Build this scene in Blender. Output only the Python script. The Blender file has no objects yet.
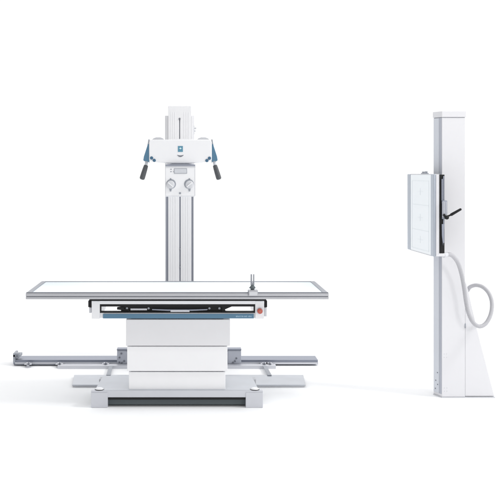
import bpy, bmesh, math, random
from mathutils import Vector, Matrix
random.seed(4)
C = bpy.context.scene.collection
F, H, CX, CY = 918.0, 1.89, 187.0, 173.0      # measured focal length, eye height and vanishing point
Y0 = 7.3                                       # the camera stands 7.3 m in front of the table edge
def X(px, d): return (px - CX) * d / F
def Z(py, d): return H - (py - CY) * d / F

# ------------------------------------------------------------------ materials
def mat(name, col, rough=.45, metal=0., bump=0., bscale=(60, 60, 60), var=.02, coat=0., spec=.5, vscale=3.0, emis=0.):
    m = bpy.data.materials.new(name); m.use_nodes = True
    nt = m.node_tree; n = nt.nodes; l = nt.links
    p = n['Principled BSDF']
    p.inputs['Roughness'].default_value = rough
    p.inputs['Metallic'].default_value = metal
    p.inputs['Specular IOR Level'].default_value = spec
    p.inputs['Coat Weight'].default_value = coat
    tc = n.new('ShaderNodeTexCoord')
    nz = n.new('ShaderNodeTexNoise'); nz.inputs['Scale'].default_value = vscale; nz.inputs['Detail'].default_value = 5
    l.new(tc.outputs['Object'], nz.inputs['Vector'])
    mx = n.new('ShaderNodeMix'); mx.data_type = 'RGBA'
    mx.inputs['A'].default_value = (*[max(0, c * (1 - var)) for c in col], 1)
    mx.inputs['B'].default_value = (*[min(1, c * (1 + var)) for c in col], 1)
    l.new(nz.outputs['Fac'], mx.inputs['Factor']); l.new(mx.outputs['Result'], p.inputs['Base Color'])
    mr = n.new('ShaderNodeMapRange'); mr.inputs['To Min'].default_value = rough * .85; mr.inputs['To Max'].default_value = min(1, rough * 1.2)
    l.new(nz.outputs['Fac'], mr.inputs['Value']); l.new(mr.outputs['Result'], p.inputs['Roughness'])
    if bump:
        mp = n.new('ShaderNodeMapping'); mp.inputs['Scale'].default_value = bscale
        l.new(tc.outputs['Object'], mp.inputs['Vector'])
        n2 = n.new('ShaderNodeTexNoise'); n2.inputs['Scale'].default_value = 1; n2.inputs['Detail'].default_value = 3
        l.new(mp.outputs['Vector'], n2.inputs['Vector'])
        b = n.new('ShaderNodeBump'); b.inputs['Strength'].default_value = bump; b.inputs['Distance'].default_value = .002
        l.new(n2.outputs['Fac'], b.inputs['Height']); l.new(b.outputs['Normal'], p.inputs['Normal'])
    return m
WHITE = mat('white_powder_coat', (.81, .81, .825), .42, bump=.12, bscale=(350, 350, 350), var=.012)
WHITE2 = mat('white_gloss_shell', (.835, .84, .86), .3, coat=.3, var=.01)
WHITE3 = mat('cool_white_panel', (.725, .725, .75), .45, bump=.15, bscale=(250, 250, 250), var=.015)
WHITEP = mat('pedestal_paint_shaded', (.73, .73, .75), .42, bump=.15, bscale=(250, 250, 250), var=.02, vscale=5)  # same paint darkened: the upper cover's shade is put into the colour
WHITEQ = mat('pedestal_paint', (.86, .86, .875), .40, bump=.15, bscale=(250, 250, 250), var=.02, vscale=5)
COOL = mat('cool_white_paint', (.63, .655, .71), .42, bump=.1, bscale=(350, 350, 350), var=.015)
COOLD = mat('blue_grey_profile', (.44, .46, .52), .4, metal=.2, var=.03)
LGREY = mat('light_grey_paint', (.60, .61, .64), .5, bump=.15, bscale=(300, 300, 300), var=.02)
ALU = mat('brushed_aluminium', (.50, .505, .53), .36, metal=.85, bump=.25, bscale=(6, 500, 500), var=.05)
ALUV = mat('brushed_aluminium_upright', (.40, .44, .50), .34, metal=.8, bump=.25, bscale=(500, 500, 6), var=.05)
GROOVE2 = mat('dark_profile_edge', (.17, .18, .21), .5, metal=.3, var=.05)  # dark grey metal for the top edge of the table rail
ALUF = mat('side_frame_aluminium', (.30, .315, .35), .42, metal=.7, bump=.2, bscale=(300, 8, 300), var=.05)
ALUD = mat('anodised_rail', (.28, .30, .36), .4, metal=.75, bump=.2, bscale=(6, 400, 400), var=.05)
ALUL = mat('pale_rail', (.60, .61, .65), .42, metal=.6, bump=.25, bscale=(60, 200, 200), var=.08)
PLATE = mat('galvanised_plate', (.52, .54, .58), .40, metal=.6, bump=.35, bscale=(8, 200, 200), var=.12, vscale=7)
BLUE = mat('blue_plastic', (.075, .185, .29), .38, var=.05, coat=.2)
BLUED = mat('dark_blue_button', (.05, .13, .22), .35, var=.05)
BLUEL = mat('pale_blue_print', (.35, .52, .66), .5, var=.03)
BLACK = mat('black_plastic', (.012, .012, .013), .5, spec=.25, bump=.2, bscale=(300, 300, 300), var=.1)
GRIP = mat('charcoal_grip', (.075, .080, .088), .55, bump=.4, bscale=(250, 250, 250), var=.08)
SEAM = mat('seam_shadow_grey', (.16, .17, .20), .7, var=.05)
GROOVE = mat('grey_channel', (.33, .35, .41), .5, metal=.3, var=.04)
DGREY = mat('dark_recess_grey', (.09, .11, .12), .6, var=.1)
MGREY = mat('mid_grey_plastic', (.30, .32, .36), .45, var=.04)
RED = mat('red_button', (.50, .085, .055), .35, coat=.3, var=.04)
TOP = mat('tabletop_laminate', (.80, .87, .92), .5, spec=.3, var=.008)
PANEL = mat('detector_laminate', (.84, .88, .91), .35, coat=.15, var=.01)
LINE = mat('printed_grid_line', (.74, .785, .815), .5, var=.03)
SCREEN = mat('pale_display', (.62, .64, .68), .3, var=.02)
HOSE = mat('grey_white_hose', (.44, .44, .465), .45, var=.03)
FLOOR = mat('white_studio_floor', (.935, .94, .95), .95, spec=.05, var=.004, vscale=.6)

# ------------------------------------------------------------------ helpers
def box(bm, x0, x1, y0, y1, z0, z1):
    if x0 > x1: x0, x1 = x1, x0
    if y0 > y1: y0, y1 = y1, y0
    if z0 > z1: z0, z1 = z1, z0
    v = [bm.verts.new(p) for p in [(x0,y0,z0),(x1,y0,z0),(x1,y1,z0),(x0,y1,z0),(x0,y0,z1),(x1,y0,z1),(x1,y1,z1),(x0,y1,z1)]]
    for f in [(0,3,2,1),(4,5,6,7),(0,1,5,4),(1,2,6,5),(2,3,7,6),(3,0,4,7)]: bm.faces.new([v[i] for i in f])
def pbox(bm, px0, px1, py0, py1, d, dep):
    """box whose front face, at distance d, spans the measured rectangle; dep = depth"""
    box(bm, X(px0, d), X(px1, d), d - Y0, d - Y0 + dep, Z(py1, d), Z(py0, d))
def prism(bm, pts, axis, a, b):
    """extrude a 2-D outline along an axis: 'y' takes (x,z), 'x' takes (y,z), 'z' takes (x,y)"""
    def P(p, t): return {'y': (p[0], t, p[1]), 'x': (t, p[0], p[1]), 'z': (p[0], p[1], t)}[axis]
    A = [bm.verts.new(P(p, a)) for p in pts]; B = [bm.verts.new(P(p, b)) for p in pts]
    bm.faces.new(A); bm.faces.new(B[::-1]); n = len(pts)
    for i in range(n): bm.faces.new([A[i], B[i], B[(i+1) % n], A[(i+1) % n]])
def frame_of(d):
    d = d.normalized(); u = d.cross(Vector((0, 0, 1)))
    if u.length < 1e-3: u = Vector((1, 0, 0))
    u.normalize(); return u, d.cross(u).normalized()
def cone(bm, p0, p1, r0, r1=None, n=28):
    r1 = r0 if r1 is None else r1
    p0, p1 = Vector(p0), Vector(p1); u, v = frame_of(p1 - p0)
    A = []; B = []
    for i in range(n):
        t = 2 * math.pi * i / n; o = u * math.cos(t) + v * math.sin(t)
        A.append(bm.verts.new(p0 + o * r0)); B.append(bm.verts.new(p1 + o * r1))
    bm.faces.new(A); bm.faces.new(B[::-1])
    for i in range(n): bm.faces.new([A[i], B[i], B[(i+1) % n], A[(i+1) % n]])
def lathe(bm, base, axis, prof, n=32):
    """prof = [(distance along axis, radius), ...]"""
    base = Vector(base); axis = Vector(axis).normalized(); u, v = frame_of(axis); rings = []
    for h, r in prof:
        rings.append([bm.verts.new(base + axis * h + (u * math.cos(2*math.pi*i/n) + v * math.sin(2*math.pi*i/n)) * max(r, 1e-4)) for i in range(n)])
    for a, b in zip(rings, rings[1:]):
        for i in range(n): bm.faces.new([a[i], b[i], b[(i+1) % n], a[(i+1) % n]])
    bm.faces.new(rings[0]); bm.faces.new(rings[-1][::-1])
def spline(pts, sub=14):
    P = [Vector(p) for p in pts]; P = [P[0]*2 - P[1]] + P + [P[-1]*2 - P[-2]]; out = []
    for i in range(1, len(P) - 2):
        for k in range(sub):
            t = k / sub; a, b, c, d = P[i-1:i+3]
            out.append(.5 * ((2*b) + (c-a)*t + (2*a-5*b+4*c-d)*t*t + (3*b-a-3*c+d)*t**3))
    out.append(P[-2]); return out
def tube(bm, pts, rf, n=16):
    rings = []; u = None
    for i, p in enumerate(pts):
        d = (pts[min(i+1, len(pts)-1)] - pts[max(i-1, 0)]).normalized()
        if u is None: u, _ = frame_of(d)
        u = (u - d * u.dot(d)).normalized(); v = d.cross(u); r = rf(i)
        rings.append([bm.verts.new(p + (u*math.cos(2*math.pi*k/n) + v*math.sin(2*math.pi*k/n)) * r) for k in range(n)])
    for a, b in zip(rings, rings[1:]):
        for k in range(n): bm.faces.new([a[k], b[k], b[(k+1) % n], a[(k+1) % n]])
    bm.faces.new(rings[0]); bm.faces.new(rings[-1][::-1])
def obj(name, bm, m, parent=None, bevel=.003, seg=3):
    bmesh.ops.recalc_face_normals(bm, faces=bm.faces)
    me = bpy.data.meshes.new(name); bm.to_mesh(me); bm.free()
    for p in me.polygons: p.use_smooth = True
    o = bpy.data.objects.new(name, me); C.objects.link(o); me.materials.append(m)
    try: me.set_sharp_from_angle(angle=math.radians(38))
    except Exception: pass
    if bevel:
        b = o.modifiers.new('edge', 'BEVEL'); b.width = bevel; b.segments = seg; b.limit_method = 'ANGLE'; b.angle_limit = math.radians(38)
        b.harden_normals = True
    if parent is not None:
        o.parent = parent; o.matrix_parent_inverse = Matrix.Identity(4)
        off = Vector(parent['_w']) if '_w' in parent else None
        if off is not None: me.transform(Matrix.Translation(-off))
    return o
def B(): return bmesh.new()
def thing(name, label, cat, loc, group=None):
    o = bpy.data.objects.new(name, None); C.objects.link(o); o.location = loc; o.empty_display_size = .1
    o['label'] = label; o['category'] = cat
    if group: o['group'] = group
    o['_w'] = loc; return o
class Sub:
    pass
def parts(name, fn, m, root, **kw):
    """like part(), but every loose piece becomes a part of its own"""
    src = B(); fn(src); src.verts.index_update(); seen = set(); out = []
    for v in list(src.verts):
        if v in seen: continue
        isl = []; todo = [v]; seen.add(v)
        while todo:
            a = todo.pop(); isl.append(a)
            for e in a.link_edges:
                b = e.other_vert(a)
                if b not in seen: seen.add(b); todo.append(b)
        def copy(bm, isl=isl):
            mp = {a: bm.verts.new(a.co) for a in isl}
            for f in {f for a in isl for f in a.link_faces}: bm.faces.new([mp[a] for a in f.verts])
        out.append(part(name, copy, m, root, **kw))
    src.free(); return out
def part(name, fn, m, root, parent=None, bevel=.003, seg=3, label=None):
    """one part under its thing; world coordinates are moved to the thing's own origin"""
    bm = B(); fn(bm)
    bmesh.ops.translate(bm, verts=bm.verts, vec=-Vector(root['_w']))
    bmesh.ops.recalc_face_normals(bm, faces=bm.faces)
    me = bpy.data.meshes.new(name); bm.to_mesh(me); bm.free()
    for p in me.polygons: p.use_smooth = True
    me.materials.append(m)
    me.set_sharp_from_angle(angle=math.radians(38))
    o = bpy.data.objects.new(name, me); C.objects.link(o); o.parent = parent or root
    if bevel:
        b = o.modifiers.new('edge', 'BEVEL'); b.width = bevel; b.segments = seg; b.limit_method = 'ANGLE'
        b.angle_limit = math.radians(38); b.harden_normals = True
    if label: o['label'] = label
    return o

# ------------------------------------------------------------------ setting: a white studio floor
bm = B()
vs = [bm.verts.new(p) for p in [(-30, -14, 0), (30, -14, 0), (30, 30, 0), (-30, 30, 0)]]; bm.faces.new(vs)
fl = obj('floor', bm, FLOOR, None, bevel=0); fl['kind'] = 'structure'

# ================================================================== 1. patient table
D = 7.4
T = thing('patient_table', 'white X-ray patient table on a telescopic pedestal, with long grey-framed top and blue lower strip', 'x-ray table', (-.08, .4, 0))
zt = Z(293.0, 7.3)                                   # top of the frame
xl, xr = X(26, 7.3), X(328.5, 7.3)
zf0 = Z(299.3, 7.3)
part('tabletop', lambda b: box(b, xl + .034, xr - .034, .022, .778, zt - .030, zt - .004), TOP, T, bevel=.002)
def front_rail(b):
    # aluminium profile with a T-slot running along its face
    y = 0.0
    prof = [(y+.028, zt+.0005), (y+.006, zt+.0005), (y+.002, zt-.004), (y, zt-.006), (y, zt-.026), (y+.010, zt-.0265), (y+.010, zt-.0315), (y+.001, zt-.032),
            (y+.001, zf0), (y+.040, zf0), (y+.040, zt-.032), (y+.028, zt-.032)]
    prism(b, prof, 'x', xl, xr)
part('front_rail', front_rail, ALU, T, bevel=.0012)
part('rail_slot', lambda b: box(b, xl+.004, xr-.004, .006, .014, zt-.0325, zt-.0255), SEAM, T, bevel=0)
part('rail_top_edge', lambda b: box(b, xl+.001, xr-.001, .003, .026, zt, zt+.004), GROOVE2, T, bevel=.001)
part('rear_rail', lambda b: box(b, xl+.002, xr-.002, .770, .800, zf0+.005, zt+.001), ALUF, T, bevel=.002)
for a, c in ((xl, xl+.040), (xr-.040, xr)):
    part('side_rail', lambda b, a=a, c=c: box(b, a+.001, c-.001, .026, .772, zf0+.004, zt+.002), ALUF, T, bevel=.002)
for a in (xl, xr):
    part('end_cap', lambda b, a=a: box(b, a-.003, a+.003, .002, .798, zf0+.002, zt-.001), LGREY, T, bevel=.001)
# carriage under the top ---------------------------------------------------------
zc = Z(300.6, D)
def gasket(b): pbox(b, 89.5, 266, 299.3, 300.9, D, .60)
part('running_track', gasket, BLACK, T, bevel=.001)
hs = part('carriage_frame', lambda b: (pbox(b, 91.6, 264.2, 300.9, 304.2, D, .03), pbox(b, 91.6, 264.2, 300.9, 303.2, D+.03, .52)), WHITE2, T, bevel=.002)
for a, c in ((91.6, 99.8), (255.2, 264.2)):
    part('end_block', lambda b, a=a, c=c: pbox(b, a, c, 301.1, 318.9, D-.003, .56), WHITE2, T, bevel=.005)
part('lower_beam', lambda b: pbox(b, 99.9, 255.1, 312.8, 318.2, D+.012, .035), WHITE2, T, bevel=.002)
st = part('blue_strip', lambda b: pbox(b, 103, 253.8, 313.9, 318.5, D, .012), BLUE, T, bevel=.0015)
def lettering(b):
    x = 236.0
    for w in (.9, .7, .8, .5, .9, 0, .8, .8, .4, .9, .7, .8, 0, .6, .9, .7, .8):
        if w: 
            h = random.choice((.75, 1.0, .75))
            pbox(b, x, x + w*.66, 317.1 - h*1.5, 317.1, D-.0012, .0015)
            if w > .65: pbox(b, x + w*.2, x+w*.45, 315.6, 315.9, D-.0014, .001)
        x += .95 if w else .8
part('lettering', lettering, BLUEL, T, parent=st, bevel=0)
# the cassette slot
part('slot_frame', lambda b: (pbox(b, 99.8, 255.2, 304.2, 306.6, D+.008, .05), pbox(b, 99.8, 255.2, 311.6, 312.9, D+.008, .05),
                              pbox(b, 99.8, 101.0, 304.4, 312.8, D+.006, .05), pbox(b, 253.9, 255.2, 304.4, 312.8, D+.006, .05)), BLACK, T, bevel=.001)
def tray(b):
    pbox(b, 121, 225, 306.4, 311.8, D+.030, .46)
    prism(b, [(X(x, D+.02), Z(y, D+.02)) for x, y in ((117, 307.6), (124, 306.8), (124, 309.2), (129, 309.2), (129, 311.0), (117, 309.6))], 'y', D-Y0+.020, D-Y0+.06)
    prism(b, [(X(x, D+.02), Z(y, D+.02)) for x, y in ((222, 306.4), (232, 306.5), (228, 308.2), (225, 309.5), (226, 312), (222, 312))], 'y', D-Y0+.020, D-Y0+.06)
tr = part('cassette_tray', tray, BLACK, T, bevel=.001)
def trayh(b):
    pts = [(152, 309.0), (168, 309.4), (192, 309.4), (208, 309.0), (207, 310.3), (192, 311.0), (168, 311.0), (152, 310.2)]
    prism(b, [(X(x, D+.01), Z(y, D+.01)) for x, y in pts], 'y', D-Y0+.010, D-Y0+.030)
part('handle', trayh, ALUD, T, parent=tr, bevel=.002)
part('handle_grip', lambda b: pbox(b, 170.5, 189.5, 309.9, 312.0, D+.004, .012), ALUL, T, parent=tr, bevel=.002)
def latches(b):
    for x in (126.8, 148.5, 209.5, 219.5):
        cone(b, (X(x, D), D-Y0+.024, Z(308.8, D)), (X(x, D), D-Y0+.031, Z(308.8, D)), .009)
parts('latch', latches, MGREY, T, parent=tr, bevel=.001)
part('tray_liner', lambda b: pbox(b, 130.5, 147, 308.5, 310.4, D+.024, .01), ALUL, T, parent=tr, bevel=.001)
# brackets at both ends
for s, (a, c) in ((-1, (88.2, 91.5)), (1, (264.3, 267.2))):
    part('end_bracket', lambda b, a=a, c=c: pbox(b, a, c, 300.9, 307.2, D+.02, .40), BLACK, T, bevel=.002)
    part('bracket_guide', lambda b, a=a, c=c, s=s: pbox(b, a+(.9 if s < 0 else 0), c-(.9 if s > 0 else 0)+(.4 if s>0 else 0), 307.4, 316.5 if s > 0 else 313, D+.03, .38), LGREY, T, bevel=.002)
es = part('emergency_stop', lambda b: lathe(b, (X(259.7, D), D-Y0-.003, Z(310.7, D)), (0, -1, 0), [(0, .021), (.006, .021), (.010, .017), (.022, .0165), (.026, .021), (.034, .020), (.038, .010), (.038, .0)]), RED, T, bevel=0)
part('button_ring', lambda b: lathe(b, (X(259.7, D), D-Y0-.003, Z(310.7, D)), (0, -1, 0), [(0, .027), (.003, .027), (.004, .024)]), LGREY, T, parent=es, bevel=0)
part('button_mark', lambda b: (lathe(b, (X(259.7, D), D-Y0-.0405, Z(310.7, D)), (0, -1, 0), [(0, .009), (.0012, .009)], 20)), mat('pale_red_print', (.50, .16, .11), .5), T, parent=es, bevel=0)
# pedestal: three telescoping covers --------------------------------------------
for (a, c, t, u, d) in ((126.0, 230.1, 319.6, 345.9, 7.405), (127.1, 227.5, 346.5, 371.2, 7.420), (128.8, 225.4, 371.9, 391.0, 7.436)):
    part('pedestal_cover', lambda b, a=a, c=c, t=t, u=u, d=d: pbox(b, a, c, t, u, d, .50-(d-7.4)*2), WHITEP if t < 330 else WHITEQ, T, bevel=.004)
part('pedestal_core', lambda b: pbox(b, 131, 223.5, 317.0, 390, 7.45, .42), SEAM, T, bevel=0)
# base ----------------------------------------------------------------------------
zb = Z(390.2, 7.40)
def bplate(b):
    prism(b, [(X(94.6, 7.4), .105), (X(259.0, 7.4), .105), (X(256.3, 7.4)-.0, .65-.02), (X(94.6, 7.4)+.02, .65-.02)], 'z', zb-.012, zb)
part('base_plate', bplate, PLATE, T, bevel=.002)
part('base_beam', lambda b: pbox(b, 91.0, 263.0, 390.6, 397.4, 7.395, .06), ALUL, T, bevel=.003)
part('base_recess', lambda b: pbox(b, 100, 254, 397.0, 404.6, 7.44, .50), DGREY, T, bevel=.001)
part('recess_lip', lambda b: pbox(b, 107.9, 245.5, 397.5, 399.6, 7.41, .03), BLACK, T, bevel=.001)
for a, c in ((91.0, 107.8), (245.7, 263.0)):
    part('foot', lambda b, a=a, c=c: box(b, X(a, 7.39), X(c, 7.39), .088, .19, .001, Z(392.5, 7.39)), ALUL, T, bevel=.004)
    part('rear_foot', lambda b, a=a, c=c: box(b, X(a, 7.39)+.02, X(c, 7.39)-.02, .55, .64, .001, zb-.013), LGREY, T, bevel=.004)
for x in (99.6, 254.6):
    o = part('levelling_cap', lambda b, x=x: lathe(b, (X(x, 7.44), 7.44-Y0-.006, zb-.001), (0, 0, 1), [(0, .034), (.004, .035), (.009, .032), (.014, .020), (.0155, .0)]), WHITE2, T, bevel=0)
    part('cap_shadow_ring', lambda b, x=x: lathe(b, (X(x, 7.44), 7.44-Y0-.010, zb-.001), (0, 0, 1), [(0, .038), (.003, .038)]), BLACK, T, parent=o, bevel=0)

# ================================================================== 2. clamp riding on the table rail
K = thing('rail_clamp', 'small grey metal accessory clamp with an upright pin, gripping the front rail of the table', 'clamp', (X(252.8, 7.3), .01, zt))
kx = X(252.8, 7.28)
part('clamp_body', lambda b: (box(b, X(248.6, 7.28), X(258.0, 7.28), -.016, .052, zt-.024, zt+.024)), ALU, K, bevel=.003)
part('clamp_lip', lambda b: box(b, X(249.4, 7.28), X(257.2, 7.28), -.020, -.017, zt-.016, zt+.012), LGREY, K, bevel=.001)
part('clamp_jaw', lambda b: box(b, X(248.4, 7.28), X(249.2, 7.28), -.013, .048, zt-.020, zt+.018), SEAM, K, bevel=.001)
kn = part('locking_knob', lambda b: (lathe(b, (kx, .016, zt+.025), (0, 0, 1), [(0, .016), (.006, .014), (.010, .021), (.020, .022), (.027, .017), (.034, .012), (.040, .012)], 24),), DGREY, K, bevel=0)
part('knob_wing', lambda b: box(b, kx-.026, kx+.024, .011, .021, zt+.036, zt+.044), DGREY, K, parent=kn, bevel=.003)
part('upright_pin', lambda b: (cone(b, (kx-.009, .016, zt+.060), (kx-.009, .016, zt+.148), .0065, .006, 18), cone(b, (kx+.010, .016, zt+.060), (kx+.010, .016, zt+.148), .0055, .005, 18),
                               box(b, kx-.014, kx+.015, .008, .024, zt+.062, zt+.082)), ALUF, K, bevel=.001)

# ================================================================== 3. floor rail with its plate
R = thing('floor_rail', 'long blue-grey aluminium floor rail running behind the table, with small levelling feet', 'rail', (-.1, 1.78, 0))
dr = 9.0; yr = dr - Y0
zr0, zr1 = Z(365.6, dr), Z(359.9, dr)
def railp(b):
    y = yr
    prism(b, [(y, zr0+.012), (y, zr0+.034), (y+.006, zr0+.036), (y+.006, zr1-.008), (y+.001, zr1-.006), (y+.001, zr1), (y+.20, zr1+.001), (y+.20, zr0+.012)], 'x', X(13.2, dr), X(318, dr))
part('rail_profile', railp, ALUD, R, bevel=.0015)
part('rail_face', lambda b: box(b, X(15, dr), X(317.6, dr), yr-.004, yr-.001, zr0+.014, zr0+.033), ALUL, R, bevel=.001)
part('lower_channel', lambda b: pbox(b, 57.5, 276, 365.6, 369.2, 8.86, .07), ALUL, R, bevel=.002)
part('channel_seam', lambda b: pbox(b, 58, 275.5, 368.4, 369.8, 8.87, .05), SEAM, R, bevel=.0)
es_ = part('end_stop', lambda b: (pbox(b, 13.0, 15.2, 353.4, 362.5, dr-.01, .15), pbox(b, 13.0, 20.2, 354.6, 357.2, dr-.01, .12), pbox(b, 15.2, 18.6, 353.4, 358.4, dr-.004, .06)), MGREY, R, bevel=.003)
part('stop_screw', lambda b: (cone(b, (X(17, dr), yr-.02, Z(356, dr)), (X(17, dr), yr-.004, Z(356, dr)), .012),), SEAM, R, parent=es_, bevel=.001)
part('edge_strip', lambda b: pbox(b, 14, 56, 364.2, 365.2, dr-.012, .012), SEAM, R, bevel=0)
for x in (28.0, 59.2, 105.4, 264.2, 269.8):
    def ft(b, x=x):
        X_ = X(x, 8.93)
        lathe(b, (X_, 8.93-Y0, .002), (0, 0, 1), [(0, .030), (.006, .030), (.012, .014), (.030, .012), (.034, .020), (.044, .020)], 24)
        box(b, X_-.034, X_+.034, 8.93-Y0-.012, 8.93-Y0+.07, .026, .034)
    f_ = part('levelling_foot', ft, ALUL, R, bevel=.001)
    part('foot_bolt', lambda b, x=x: cone(b, (X(x+.2, 8.9), 8.9-Y0, .036), (X(x+.2, 8.9), 8.9-Y0+.03, .040), .011, .011, 6), SEAM, R, parent=f_, bevel=0)

G = thing('floor_plate', 'flat grey metal plate lying on the floor between table base and floor rail', 'plate', (0, 1.0, 0))
def fplate(b):
    prism(b, [(X(72.2, 8.09), .79), (X(305.6, 8.09), .79), (X(303.2, 8.5), 1.19), (X(74.3, 8.5), 1.19)], 'z', .012, .024)
part('plate', fplate, PLATE, G, bevel=.002)
part('plate_edge', lambda b: box(b, X(74, 8.09), X(304, 8.09), .796, .82, .001, .0115), LGREY, G, bevel=.002)
for x0, x1 in ((108.9, 111.0), (269.0, 264.6)):
    part('tie_bar', lambda b, x0=x0, x1=x1: prism(b, [(X(x0, 8.5)-.019, 1.14), (X(x0, 8.5)+.019, 1.14), (X(x1, 8.86)+.018, 1.555), (X(x1, 8.86)-.018, 1.555)], 'z', .025, .033), MGREY, G, bevel=.001)

# ================================================================== 4. tube stand
S = thing('tube_stand', 'tall white floor-mounted column behind the table carrying an X-ray tube head with two dark handles', 'x-ray tube stand', (-.08, 1.9, 0))
dc = 9.05; yc = dc - Y0
zc0 = .13
def colbox(b, a, c, top, y0, y1): box(b, X(a, dc), X(c, dc), yc+y0, yc+y1, zc0, Z(top, dc))
part('column', lambda b: colbox(b, 165.4, 193.8, 116, .012, .20), GROOVE, S, bevel=.003)
part('column_panel', lambda b: colbox(b, 168.2, 179.3, 116.6, -.004, .013), WHITE, S, bevel=.003)
part('column_panel', lambda b: colbox(b, 180.7, 191.4, 116.6, -.004, .013), WHITE, S, bevel=.003)
def ribs(b):
    for a in (170.6, 173.0, 175.4, 183.2, 185.6, 188.0):
        colbox(b, a, a+.5, 140, -.0065, -.0035)
parts('panel_rib', ribs, WHITE2, S, bevel=.001)
parts('edge_profile', lambda b: (colbox(b, 165.1, 166.1, 115.8, -.002, .06), colbox(b, 193.1, 194.0, 115.8, -.002, .06)), LGREY, S, bevel=.002)
def flank(b):
    for a, c in ((165.6, 168.1), (191.5, 193.6)): box(b, X(a, dc), X(c, dc), yc-.003, yc+.21, Z(165, dc), Z(115.7, dc))
parts('upper_flank', flank, WHITE, S, bevel=.002)
def colscrews(b):
    for px, py in ((180, 267), (180, 249)):
        cone(b, (X(px, dc), yc-.006, Z(py, dc)), (X(px, dc), yc+.014, Z(py, dc)), .007, .007, 16)
parts('column_screw', colscrews, MGREY, S, bevel=.001)
def topcover(b):
    x0, x1 = X(168.2, dc-.04), X(191.4, dc-.04); z0, z1 = Z(158, dc-.04), Z(106.0, dc-.04)
    c = X(179.6, dc-.04); w = .0048; zs = Z(118, dc-.04)
    y0, y1 = yc-.05, yc-.006
    prism(b, [(x0, z0), (c-w, z0), (c-w, zs), (c+w, zs), (c+w, z0), (x1, z0), (x1, z1), (x0, z1)], 'y', y0, y1)
part('top_cover', topcover, WHITE, S, bevel=.004)
part('slot_strip', lambda b: box(b, X(178.9, dc), X(180.4, dc), yc-.034, yc-.030, Z(158, dc), Z(117.6, dc)), MGREY, S, bevel=0)
part('cover_back', lambda b: box(b, X(168.6, dc), X(191.0, dc), yc+.014, yc+.17, Z(116, dc)-.01, Z(107, dc)), WHITE, S, bevel=.003)
def covribs(b):
    for a in (170.5, 172.6, 174.7, 184.0, 186.2, 188.4):
        box(b, X(a, dc-.05), X(a+.45, dc-.05), yc-.0525, yc-.0495, Z(150, dc-.05), Z(112, dc-.05))
parts('cover_rib', covribs, WHITE2, S, bevel=.001)
part('cover_pin', lambda b: cone(b, (X(179.6, dc-.05), yc-.056, Z(118.9, dc-.05)), (X(179.6, dc-.05), yc-.03, Z(118.9, dc-.05)), .009, .009, 18), SEAM, S, bevel=.001)
part('side_connector', lambda b: (box(b, X(193.4, dc), X(196.3, dc), yc+.02, yc+.06, Z(128.8, dc), Z(127.4, dc)), box(b, X(193.4, dc), X(195.6, dc), yc+.02, yc+.05, Z(131.6, dc), Z(130.2, dc)), box(b, X(193.2, dc), X(194.4, dc), yc+.01, yc+.07, Z(134, dc), Z(125.5, dc))), LGREY, S, bevel=.002)
# trolley astride the rail
tc_ = part('trolley', lambda b: (pbox(b, 117.0, 126.5, 350.6, 363.6, 8.955, .04), pbox(b, 228, 241.2, 350.6, 363.6, 8.955, .04), pbox(b, 126.0, 229, 351.0, 363.4, 8.96, .08)), COOLD, S, bevel=.003)
part('trolley_cap', lambda b: (box(b, X(116.8, 8.95), X(241.4, 8.95), 8.95-Y0, 8.95-Y0+.09, Z(350.5, 8.95), Z(349.0, 8.95))), ALUD, S, bevel=.002)
def tbolts(b):
    for px, py in ((119.6, 357.6), (121.8, 363.0), (119.4, 362.4), (124.2, 361.0), (121.4, 353.6), (235, 361.2), (233.0, 362.6), (236.4, 358.4)):
        cone(b, (X(px, 8.95), 8.95-Y0-.002, Z(py, 8.95)), (X(px, 8.95), 8.95-Y0+.006, Z(py, 8.95)), .009, .009, 14)
parts('trolley_bolt', tbolts, SEAM, S, parent=tc_, bevel=.001)
part('column_foot', lambda b: box(b, X(160, dc), X(199, dc), yc-.03, yc+.24, .10, .30), WHITE, S, bevel=.006)
# arm carriage
zh = Z(151, 7.7)
part('arm_carriage', lambda b: box(b, -.055-.11, -.055+.11, 1.46, 1.74, zh-.10, zh+.095), WHITE, S, bevel=.012)
part('telescopic_arm', lambda b: (box(b, -.055-.07, -.055+.07, .85, 1.46, zh-.065, zh+.065), box(b, -.055-.05, -.055+.05, .55, .85, zh-.048, zh+.048)), WHITE, S, bevel=.008)
# tube housing behind the head panel
def housing(b):
    for s in (-1, 1):
        lathe(b, (-.055, .44, zh), (s, 0, 0), [(0, .080), (.13, .080), (.15, .074), (.165, .06), (.24, .058), (.25, .05), (.252, 0)], 36)
hd = 7.60; yh = hd - Y0
part('tube_housing', housing, LGREY, S, bevel=0)
def neck(b):
    for px in (158.4, 203.2):
        x = X(px, hd+.10)
        prism(b, [(x + a, Z(140.5, hd+.1) + c) for a, c in ((-.052, -.02), (.052, -.02), (.052, .006), (.040, .018), (.018, .0265), (-.018, .0265), (-.040, .018), (-.052, .006))], 'y', yh+.08, yh+.18)
parts('cable_socket', neck, LGREY, S, bevel=.004)
def pz(pts, d): return [(X(x, d), Z(y, d)) for x, y in pts]
def arc(x0, x1, y0, sag, n=16): return [(x0 + (x1-x0)*i/n, y0 + sag*(1-(2*i/n-1)**2)) for i in range(n+1)]
def headpanel(b):
    top = [(149.0, 142.0), (149.6, 140.4), (151.2, 139.6), (209.4, 139.6), (211.2, 140.4), (211.9, 142.0)]
    bot = [(211.9, 160.2), (210.6, 161.2)] + arc(207.5, 153.5, 161.8, 1.7)[0:] + [(150.4, 161.2), (149.0, 160.2)]
    prism(b, pz(top + bot, hd), 'y', yh, yh + .16)
hp = part('tube_head', headpanel, WHITE2, S, bevel=.008, seg=4)
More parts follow.
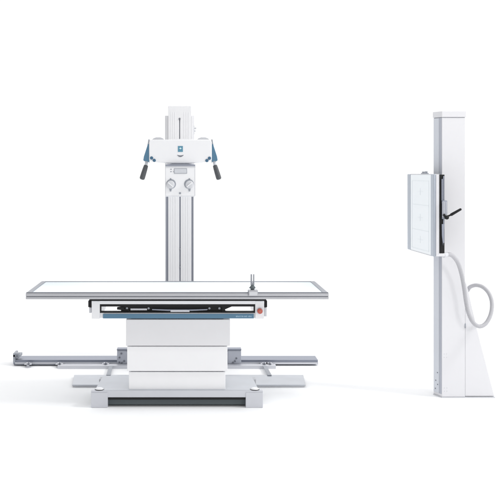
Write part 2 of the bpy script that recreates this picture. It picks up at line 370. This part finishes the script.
part('head_ridge', lambda b: prism(b, pz([(172, 138.9), (191, 138.9), (192, 139.8), (170.6, 139.8)], hd), 'y', yh+.01, yh+.12), WHITE2, S, parent=hp, bevel=.002)
# logo
def sq(b): pbox(b, 177.9, 182.9, 146.0, 151.9, hd-.0018, .002)
lg = part('logo_square', sq, mat('steel_blue_print', (.10, .27, .38), .45), S, parent=hp, bevel=0)
def star(b):
    cx, cz = X(180.4, hd), Z(148.4, hd); pts = []
    for i in range(8):
        r = (.0135 if i % 2 == 0 else .0062) * (1.0 if i % 4 == 0 else .72)
        pts.append((cx + r*math.cos(i*math.pi/4), cz + r*math.sin(i*math.pi/4)))
    prism(b, pts, 'y', yh-.0028, yh-.0008)
part('logo_mark', star, mat('ice_blue_print', (.70, .88, .92), .5), S, parent=lg if False else hp, bevel=0)
def smile(b):
    n = 14; up = [(177.2 + 6.4*i/n, 154.9 + .55*(1-(2*i/n-1)**2)) for i in range(n+1)]
    dn = [(177.2 + 6.4*i/n, 155.2 + 1.75*(1-(2*i/n-1)**2)) for i in range(n, -1, -1)]
    prism(b, pz(up + dn, hd), 'y', yh-.0022, yh+.002)
part('curved_emblem', smile, SEAM, S, parent=hp, bevel=0)
for cx, cy in ((151.6, 158.0), (154.3, 160.4), (209.5, 158.2), (206.9, 160.6)):
    part('round_button', lambda b, cx=cx, cy=cy: lathe(b, (X(cx, hd), yh+.002, Z(cy, hd)), (0, -1, 0), [(0, .0135), (.006, .0135), (.009, .011), (.0095, .0)], 24), BLUED, S, parent=hp, bevel=0)
# blue cheeks and handles
for s in (-1, 1):
    def mx(px, s=s): return px if s < 0 else 360.9 - px
    def cheek(b):
        p = pz([(mx(149.0), 140.2), (mx(148.2), 140.6), (mx(147.2), 146), (mx(143.8), 156.5), (mx(143.2), 160.2), (mx(144.2), 161.2), (mx(147.0), 161.0), (mx(149.0), 162.6)], hd)
        prism(b, p, 'y', yh+.006, yh+.13)
    ck = part('side_cheek', cheek, BLUE, S, bevel=.003)
    part('cheek_tip', lambda b: prism(b, pz([(mx(149.2), 139.0), (mx(148.3), 139.6), (mx(147.6), 144.0), (mx(149.2), 144.4)], hd), 'y', yh+.004, yh+.10), MGREY, S, parent=ck, bevel=.002)
    P0 = Vector((X(mx(146.4), hd), yh+.05, Z(160.8, hd))); P1 = Vector((X(mx(145.9), hd), yh+.045, Z(165.2, hd))); P2 = Vector((X(mx(141.6), hd), yh+.03, Z(179.6, hd)))
    h = part('handle_grip', lambda b: lathe(b, P1, P2-P1, [(0, .014), (.004, .0180), (.03, .0200), (.07, .0215), (.105, .0220), ((P2-P1).length-.008, .0210), ((P2-P1).length-.001, .013), ((P2-P1).length, 0)], 28), GRIP, S, bevel=0)
    part('handle_collar', lambda b: cone(b, P0, P1+(P2-P1)*.03, .013, .012, 24), LGREY, S, parent=h, bevel=.001)
# collimator
dk = 7.57; yk = dk - Y0
co = part('collimator', lambda b: pbox(b, 165.2, 195.4, 166.3, 196.7, dk, .24), WHITE2, S, bevel=.006)
def cband(b):
    prism(b, pz([(165.4, 164.6)] + [(165.4 + 30*i/14, 164.6 - 1.6*(1-(2*i/14-1)**2)) for i in range(1, 14)] + [(195.4, 164.6), (195.2, 166.4), (165.6, 166.4)], dk), 'y', yk+.006, yk+.22)
part('rotation_flange', cband, GROOVE, S, parent=co, bevel=.001)
part('flange_gap', lambda b: prism(b, pz([(169.5, 164.2), (191, 164.2), (186, 163.2), (175, 163.2)], dk-.0), 'y', yk+.003, yk+.10), SEAM, S, parent=co, bevel=0)
part('flange_lip', lambda b: pbox(b, 165.0, 195.6, 166.4, 167.6, dk-.003, .23), LGREY, S, parent=co, bevel=.002)
def rim(b):
    for a, c in ((165.25, 165.65), (194.9, 195.3)): pbox(b, a, c, 168, 195.8, dk-.0015, .003)
    pbox(b, 165.9, 194.7, 195.9, 196.3, dk-.0015, .003)
parts('face_seam', rim, LGREY, S, parent=co, bevel=0)
dp = part('display', lambda b: pbox(b, 174.0, 187.0, 168.4, 173.6, dk-.003, .004), MGREY, S, parent=co, bevel=.001)
part('display_window', lambda b: pbox(b, 174.5, 186.5, 168.9, 173.1, dk-.0042, .002), SCREEN, S, parent=co, bevel=0)
def digits(b):
    for i, x in enumerate((175.3, 176.9, 178.5, 180.1, 181.7, 183.3, 184.9)):
        pbox(b, x, x+.35, 169.4, 172.7, dk-.0049, .001)
part('display_digit', digits, LGREY, S, parent=co, bevel=0)
def marks(b):
    for px, py, w, h_ in ((170.3, 168.8, 1.4, .9), (170.3, 171.2, 1.4, .9), (173.0, 171.3, .7, .7)):
        pbox(b, px, px+w, py, py+h_, dk-.0015, .002)
parts('indicator_mark', marks, MGREY, S, parent=co, bevel=0)
def dots(b):
    for px, py, r in ((170.6, 178.9, .0065), (189.4, 178.9, .0065), (180.0, 193.2, .0085)):
        cone(b, (X(px, dk), yk-.003, Z(py, dk)), (X(px, dk), yk+.001, Z(py, dk)), r, r, 18)
parts('indicator_dot', dots, MGREY, S, parent=co, bevel=0)
for px, s in ((170.6, -1), (189.5, 1)):
    ctr = (X(px, dk), yk+.001, Z(184.6, dk))
    part('knob_ring', lambda b: lathe(b, (X(px - s*.5, dk), yk+.001, Z(184.0, dk)), (0, -1, 0), [(0, .040), (.003, .040), (.004, .038)], 40), MGREY, S, parent=co, bevel=0)
    kb = part('knob', lambda b: (lathe(b, ctr, (0, -1, 0), [(0, .034), (.018, .033), (.024, .030), (.026, .026), (.0262, 0)], 40)), LGREY, S, parent=co, bevel=0)
    part('knob_bar', lambda b: prism(b, [(X(px, dk)+a*math.cos(.7*s)-c*math.sin(.7*s), Z(184.6, dk)+a*math.sin(.7*s)+c*math.cos(.7*s)) for a, c in ((-.027, -.004), (.027, -.004), (.027, .004), (-.027, .004))], 'y', yk-.036, yk-.024), WHITE2, S, parent=co, bevel=.001)
    part('knob_pointer', lambda b: prism(b, pz([(px-1.3, 188.4), (px+1.3, 188.4), (px+.6, 191.4), (px-.6, 191.4)], dk), 'y', yk-.006, yk+.002), MGREY, S, parent=co, bevel=.001)

# ================================================================== 5. wall stand with detector
W = thing('wall_stand', 'tall freestanding white column carrying an upright square detector panel and a looped grey hose', 'detector stand', (2.25, .5, 0))
dw = 7.72; yw = dw - Y0
xa, xb = X(442, dw), X(465.2, dw); xs = 2.104
ztop = Z(117.5, dw)
def wcol(b): prism(b, [(xa, yw), (xb, yw), (xb, yw+.22), (xa+.006, yw+.22), (xs, yw+.11)], 'z', .008, ztop)
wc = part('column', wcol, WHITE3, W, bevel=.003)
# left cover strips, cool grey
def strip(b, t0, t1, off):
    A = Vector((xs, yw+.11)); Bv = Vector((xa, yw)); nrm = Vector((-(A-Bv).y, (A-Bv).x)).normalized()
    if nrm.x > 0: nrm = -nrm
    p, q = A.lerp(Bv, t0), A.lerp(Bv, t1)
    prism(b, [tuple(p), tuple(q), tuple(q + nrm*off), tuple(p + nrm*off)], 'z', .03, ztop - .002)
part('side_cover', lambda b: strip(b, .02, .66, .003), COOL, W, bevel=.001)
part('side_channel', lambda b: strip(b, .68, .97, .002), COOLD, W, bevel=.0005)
part('cap', lambda b: prism(b, [(xa-.003, yw-.006), (xb+.008, yw-.006), (xb+.008, yw+.226), (xa+.0, yw+.226), (xs-.008, yw+.108)], 'z', ztop+.003, Z(111.2, dw)), WHITE3, W, bevel=.004)
part('cap_seam', lambda b: prism(b, [(xa+.002, yw+.003), (xb-.003, yw+.003), (xb-.003, yw+.21), (xa+.01, yw+.21), (xs+.004, yw+.108)], 'z', ztop-.001, ztop+.004), SEAM, W, bevel=0)
zg = Z(283, dw)
part('gusset', lambda b: prism(b, [(xb+.002, .012), (X(494.6, dw), .012), (X(477.2, dw), Z(329, dw)), (xb+.012, zg), (xb+.002, zg)], 'y', yw+.004, yw+.20), WHITE3, W, bevel=.003)
part('gusset_seam', lambda b: box(b, xb-.0015, xb+.0035, yw+.006, yw+.19, .014, Z(326.5, dw)), SEAM, W, bevel=0)
part('gusset_latch', lambda b: pbox(b, 464.8, 465.9, 323.6, 328.2, dw-.003, .01), MGREY, W, bevel=.001)
part('base_foot', lambda b: prism(b, [(xa-.004, yw-.006), (X(495, dw), yw-.006), (X(495, dw), yw+.21), (xa+.0, yw+.225), (xs-.006, yw+.106)], 'z', .0005, .0075), LGREY, W, bevel=.002)
def wscrews(b):
    for px, py in ((444.5, 388), (447, 388), (444.5, 391.2), (447, 391.2), (444.2, 354), (446.6, 354), (444.2, 357.4), (446.6, 357.4)):
        cone(b, (X(px, dw), yw-.0015, Z(py, dw)), (X(px, dw), yw+.002, Z(py, dw)), .0035, .0035, 12)
parts('column_screw', wscrews, LGREY, W, bevel=0)
def sscrews(b):
    A = Vector((xs, yw+.11)); Bv = Vector((xa, yw)); nrm = Vector((-(A-Bv).y, (A-Bv).x)).normalized()
    if nrm.x > 0: nrm = -nrm
    for t, z in ((.52, .10), (.30, .13), (.25, .06), (.5, .20)):
        p = A.lerp(Bv, t); cone(b, (p.x, p.y, z), (p.x + nrm.x*.005, p.y + nrm.y*.005, z), .0055, .0055, 12)
parts('cover_screw', sscrews, SEAM, W, bevel=0)
# detector ---------------------------------------------------------------------
dn, df = 7.36, 8.10; yn, yf = dn - Y0, df - Y0
xn, xf = X(434.6, dn), X(408.0, df)
zt2, zb2 = Z(174.2, dn), Z(256.8, dn)
def fx(y): return xn + (xf - xn) * (y - yn) / (yf - yn)         # x of the detector's face plane
def facestrip(b, y0, y1, z0, z1, t, off=0):
    prism(b, [(fx(y0)-off, y0), (fx(y1)-off, y1), (fx(y1)-off+t, y1), (fx(y0)-off+t, y0)], 'z', z0, z1)
xr2 = X(439.2, dn)
part('detector_housing', lambda b: prism(b, [(fx(yn+.004)+.012, yn+.004), (xr2, yn+.004), (X(438, dn), yf-.004), (fx(yf-.004)+.012, yf-.004)], 'z', zb2+.002, zt2-.002), WHITE3, W, bevel=.004)
# photo: near frame member px 431.5-434.5, panel 411-431.5, far member 408-411
def yat(px):   # depth at which the face plane is seen at this measured column
    lo, hi = yn, yf
    for _ in range(40):
        m = (lo+hi)/2
        if CX + fx(m)*F/(m+Y0) > px: lo = m
        else: hi = m
    return lo
y1_, y2_ = yat(431.3), yat(411.0)
fp = part('detector_panel', lambda b: facestrip(b, y1_, y2_, zb2+.006, zt2-.006, .012, .004), PANEL, W, bevel=.002)
part('near_frame_bar', lambda b: facestrip(b, yn, y1_-.002, zb2, zt2, .016, .006), ALUV, W, bevel=.004, )
part('far_frame_bar', lambda b: facestrip(b, y2_+.002, yf, zb2, zt2, .016, .006), ALUV, W, bevel=.004)
parts('cap_strip', lambda b: (facestrip(b, y1_, y2_, zt2-.008, zt2+.002, .07, .002), facestrip(b, y1_, y2_, zb2-.003, zb2+.008, .07, .002)), LGREY, W, bevel=.002)
def grid(b):
    hgt = zt2 - zb2; ym = (y1_+y2_)/2
    for fz in (.39, .71):
        z = zt2 - hgt*fz; facestrip(b, y1_+.05, y2_-.05, z-.0012, z+.0012, .002, .0055)
    for fz in (.085, .955):
        z = zt2 - hgt*fz; facestrip(b, y1_+.05, y2_-.05, z-.001, z+.001, .002, .0055)
    for y in (y1_+.05, y2_-.05): facestrip(b, y, y+.0022, zt2-hgt*.955, zt2-hgt*.085, .002, .0055)
    for z in (zt2-hgt*.22, zt2-hgt*.55, zt2-hgt*.83):
        facestrip(b, ym-.07, ym+.07, z-.0008, z+.0008, .002, .0055); facestrip(b, ym-.001, ym+.001, z-.03, z+.03, .002, .0055)
part('grid_marking', grid, LINE, W, parent=fp, bevel=0)
part('top_latch', lambda b: (box(b, fx(.35)+.006, fx(.35)+.03, .30, .46, zt2+.001, zt2+.010), box(b, fx(.35)+.008, fx(.35)+.026, .32, .345, zt2+.010, zt2+.024), box(b, fx(.35)+.008, fx(.35)+.026, .41, .435, zt2+.010, zt2+.022)), MGREY, W, bevel=.002)
# side facing the room: black slot and its hardware
x3, x4 = xr2+.001, X(445.0, dn)
sl = part('side_slot', lambda b: box(b, x3, x4, yn+.012, yf-.03, zb2+.028, zt2-.003), BLACK, W, bevel=.002)
part('slot_border', lambda b: (box(b, X(437.6, dn), x4+.003, yn+.008, yf-.03, zb2+.002, zb2+.026), box(b, x3-.006, x3, yn+.002, yn+.02, zb2+.02, zt2-.002)), WHITE3, W, bevel=.002)
def gbar(b):
    box(b, X(441.7, dn), X(442.9, dn), yn+.002, yn+.012, Z(203, dn), Z(179, dn))
    box(b, X(443.4, dn), X(444.4, dn), yn+.004, yn+.012, Z(243, dn), Z(176, dn))
    prism(b, pz([(441.8, 224), (444.6, 224), (444.2, 232), (443.2, 246), (442.0, 236)], dn), 'y', yn+.001, yn+.011)
parts('guide_bar', gbar, ALUD, W, parent=sl, bevel=.001)
part('lock_box', lambda b: (box(b, X(441.8, dn), X(446.8, dn), yn-.012, yn+.06, Z(219, dn), Z(200.5, dn)),), ALUD, W, bevel=.003)
parts('lock_box_rib', lambda b: [box(b, X(442.0+i*1.55, dn), X(442.7+i*1.55, dn), yn-.015, yn-.011, Z(217.5, dn), Z(201.5, dn)) for i in range(3)], ALUL, W, bevel=.001)
L0 = Vector((X(445.0, dn), yn-.03, Z(216.8, dn))); L1 = Vector((X(449.3, dn), yn-.035, Z(214.9, dn))); L2 = Vector((X(459.8, dn), yn-.045, Z(208.6, dn)))
lv = part('lever', lambda b: (cone(b, L0, L1, .008, .007, 20), lathe(b, L1, L2-L1, [(0, .008), (.006, .0115), (.05, .0105), ((L2-L1).length-.006, .0095), ((L2-L1).length, .004)], 24)), BLACK, W, bevel=0)
part('lever_pivot', lambda b: (lathe(b, (X(445.8, dn), yn-.044, Z(217.4, dn)), (0, 1, 0), [(0, .008), (.004, .015), (.034, .015)], 24), cone(b, (X(443.0, dn), yn-.02, Z(214.2, dn)), (X(446.5, dn), yn-.02, Z(218.8, dn)), .009, .009, 18)), BLACK, W, parent=lv, bevel=.001)
# carriage linking the detector to the column
part('detector_carriage', lambda b: (box(b, x4-.02, xs+.004, yw+.12, yw+.20, zb2+.10, zt2-.10), box(b, x4-.02, xs+.03, yw+.10, yw+.19, zb2+.16, zt2-.16)), MGREY, W, bevel=.004)
# hose
hp_ = [(444.5, 255.0, 7.42), (447.5, 254.4, 7.44), (452, 255.4, 7.47), (457.5, 262, 7.52), (461.3, 273, 7.56), (464.0, 287, 7.58), (466.0, 301, 7.59), (468.6, 313, 7.58), (473.2, 322.4, 7.57), (479.5, 326.4, 7.58),
       (486.0, 323.2, 7.60), (490.8, 314, 7.63), (491.9, 303, 7.67), (489.0, 293.5, 7.71), (483.0, 287.2, 7.75), (476.0, 285.2, 7.79), (470.0, 287.0, 7.83), (467.5, 290.5, 7.86), (465.0, 293.0, 7.88), (460.6, 294.0, 7.88)]
path = spline([(X(a, d), d-Y0, Z(b_, d)) for a, b_, d in hp_], 30)
ho = part('hose', lambda b: tube(b, path, lambda i: 0.0168 + .0006*math.sin(i*math.pi/2), 18), HOSE, W, bevel=0)
def fit(b):
    p = path[0]; q = path[10]; cone(b, p - (q-p).normalized()*.012, p + (q-p).normalized()*.028, .0205, .019, 24)
    cone(b, (X(443.6, 7.42), yn+.10, Z(256.2, 7.42)), (X(446.4, 7.42), yn+.10, Z(256.2, 7.42)), .013, .013, 18)
part('hose_fitting', fit, LGREY, W, parent=ho, bevel=.002)
p_, q_ = path[-14], path[-1]
part('hose_socket', lambda b: cone(b, (xb+.0008, q_.y, q_.z), (xb+.024, q_.y, q_.z+.004), .026, .022, 24), WHITE2, W, parent=ho, bevel=.002)

for o in bpy.data.objects:
    if '_w' in o: del o['_w']

# ================================================================== light, world, camera
w = bpy.data.worlds.new('World'); bpy.context.scene.world = w; w.use_nodes = True
n = w.node_tree.nodes; l = w.node_tree.links; bg = n['Background']
tc = n.new('ShaderNodeTexCoord'); dt = n.new('ShaderNodeVectorMath'); dt.operation = 'DOT_PRODUCT'
dt.inputs[1].default_value = (.30, 1.0, .75)
l.new(tc.outputs['Generated'], dt.inputs[0])
mr = n.new('ShaderNodeMapRange'); mr.interpolation_type = 'SMOOTHSTEP'
mr.inputs['From Min'].default_value = -.75; mr.inputs['From Max'].default_value = .50
mr.inputs['To Min'].default_value = .60; mr.inputs['To Max'].default_value = 1.06
l.new(dt.outputs['Value'], mr.inputs['Value']); l.new(mr.outputs['Result'], bg.inputs['Strength'])
bg.inputs['Color'].default_value = (1, 1, 1, 1)
def area(name, loc, tgt, size, power, col=(1, 1, 1)):
    L = bpy.data.lights.new(name, 'AREA'); L.shape = 'SQUARE'; L.size = size; L.energy = power; L.color = col
    o = bpy.data.objects.new(name, L); C.objects.link(o); o.location = loc
    o.rotation_euler = (Vector(tgt) - Vector(loc)).to_track_quat('-Z', 'Y').to_euler(); return o
area('key_softbox', (7.8, -1.6, 7.4), (.6, .5, .6), 1.6, 400, (1, .995, .985))
area('front_softbox', (4.9, -7.0, 3.0), (1.8, .3, .9), .9, 75, (1, .995, .985))
area('overhead_fill', (0, 2.0, 8.0), (0, 2.0, 0), 6.0, 20)  # added fill, out of view, lifts the floor towards white
area('far_floor_fill', (0, 18, 12), (0, 20, 0), 16, 900)  # unseen lamp added so the distant floor stays white

cam = bpy.data.cameras.new('camera'); co_ = bpy.data.objects.new('camera', cam); C.objects.link(co_)
co_.location = (0, -Y0, H); co_.rotation_euler = (math.radians(90), 0, 0)
cam.sensor_width = 36; cam.lens = F / 500 * 36
cam.shift_x = (250 - CX) / 500; cam.shift_y = -(250 - CY) / 500
cam.clip_end = 300; cam.clip_start = .1
s = bpy.context.scene; s.camera = co_
s.view_settings.view_transform = 'Standard'; s.view_settings.look = 'None'; s.view_settings.exposure = 0
s.cycles.max_bounces = 8
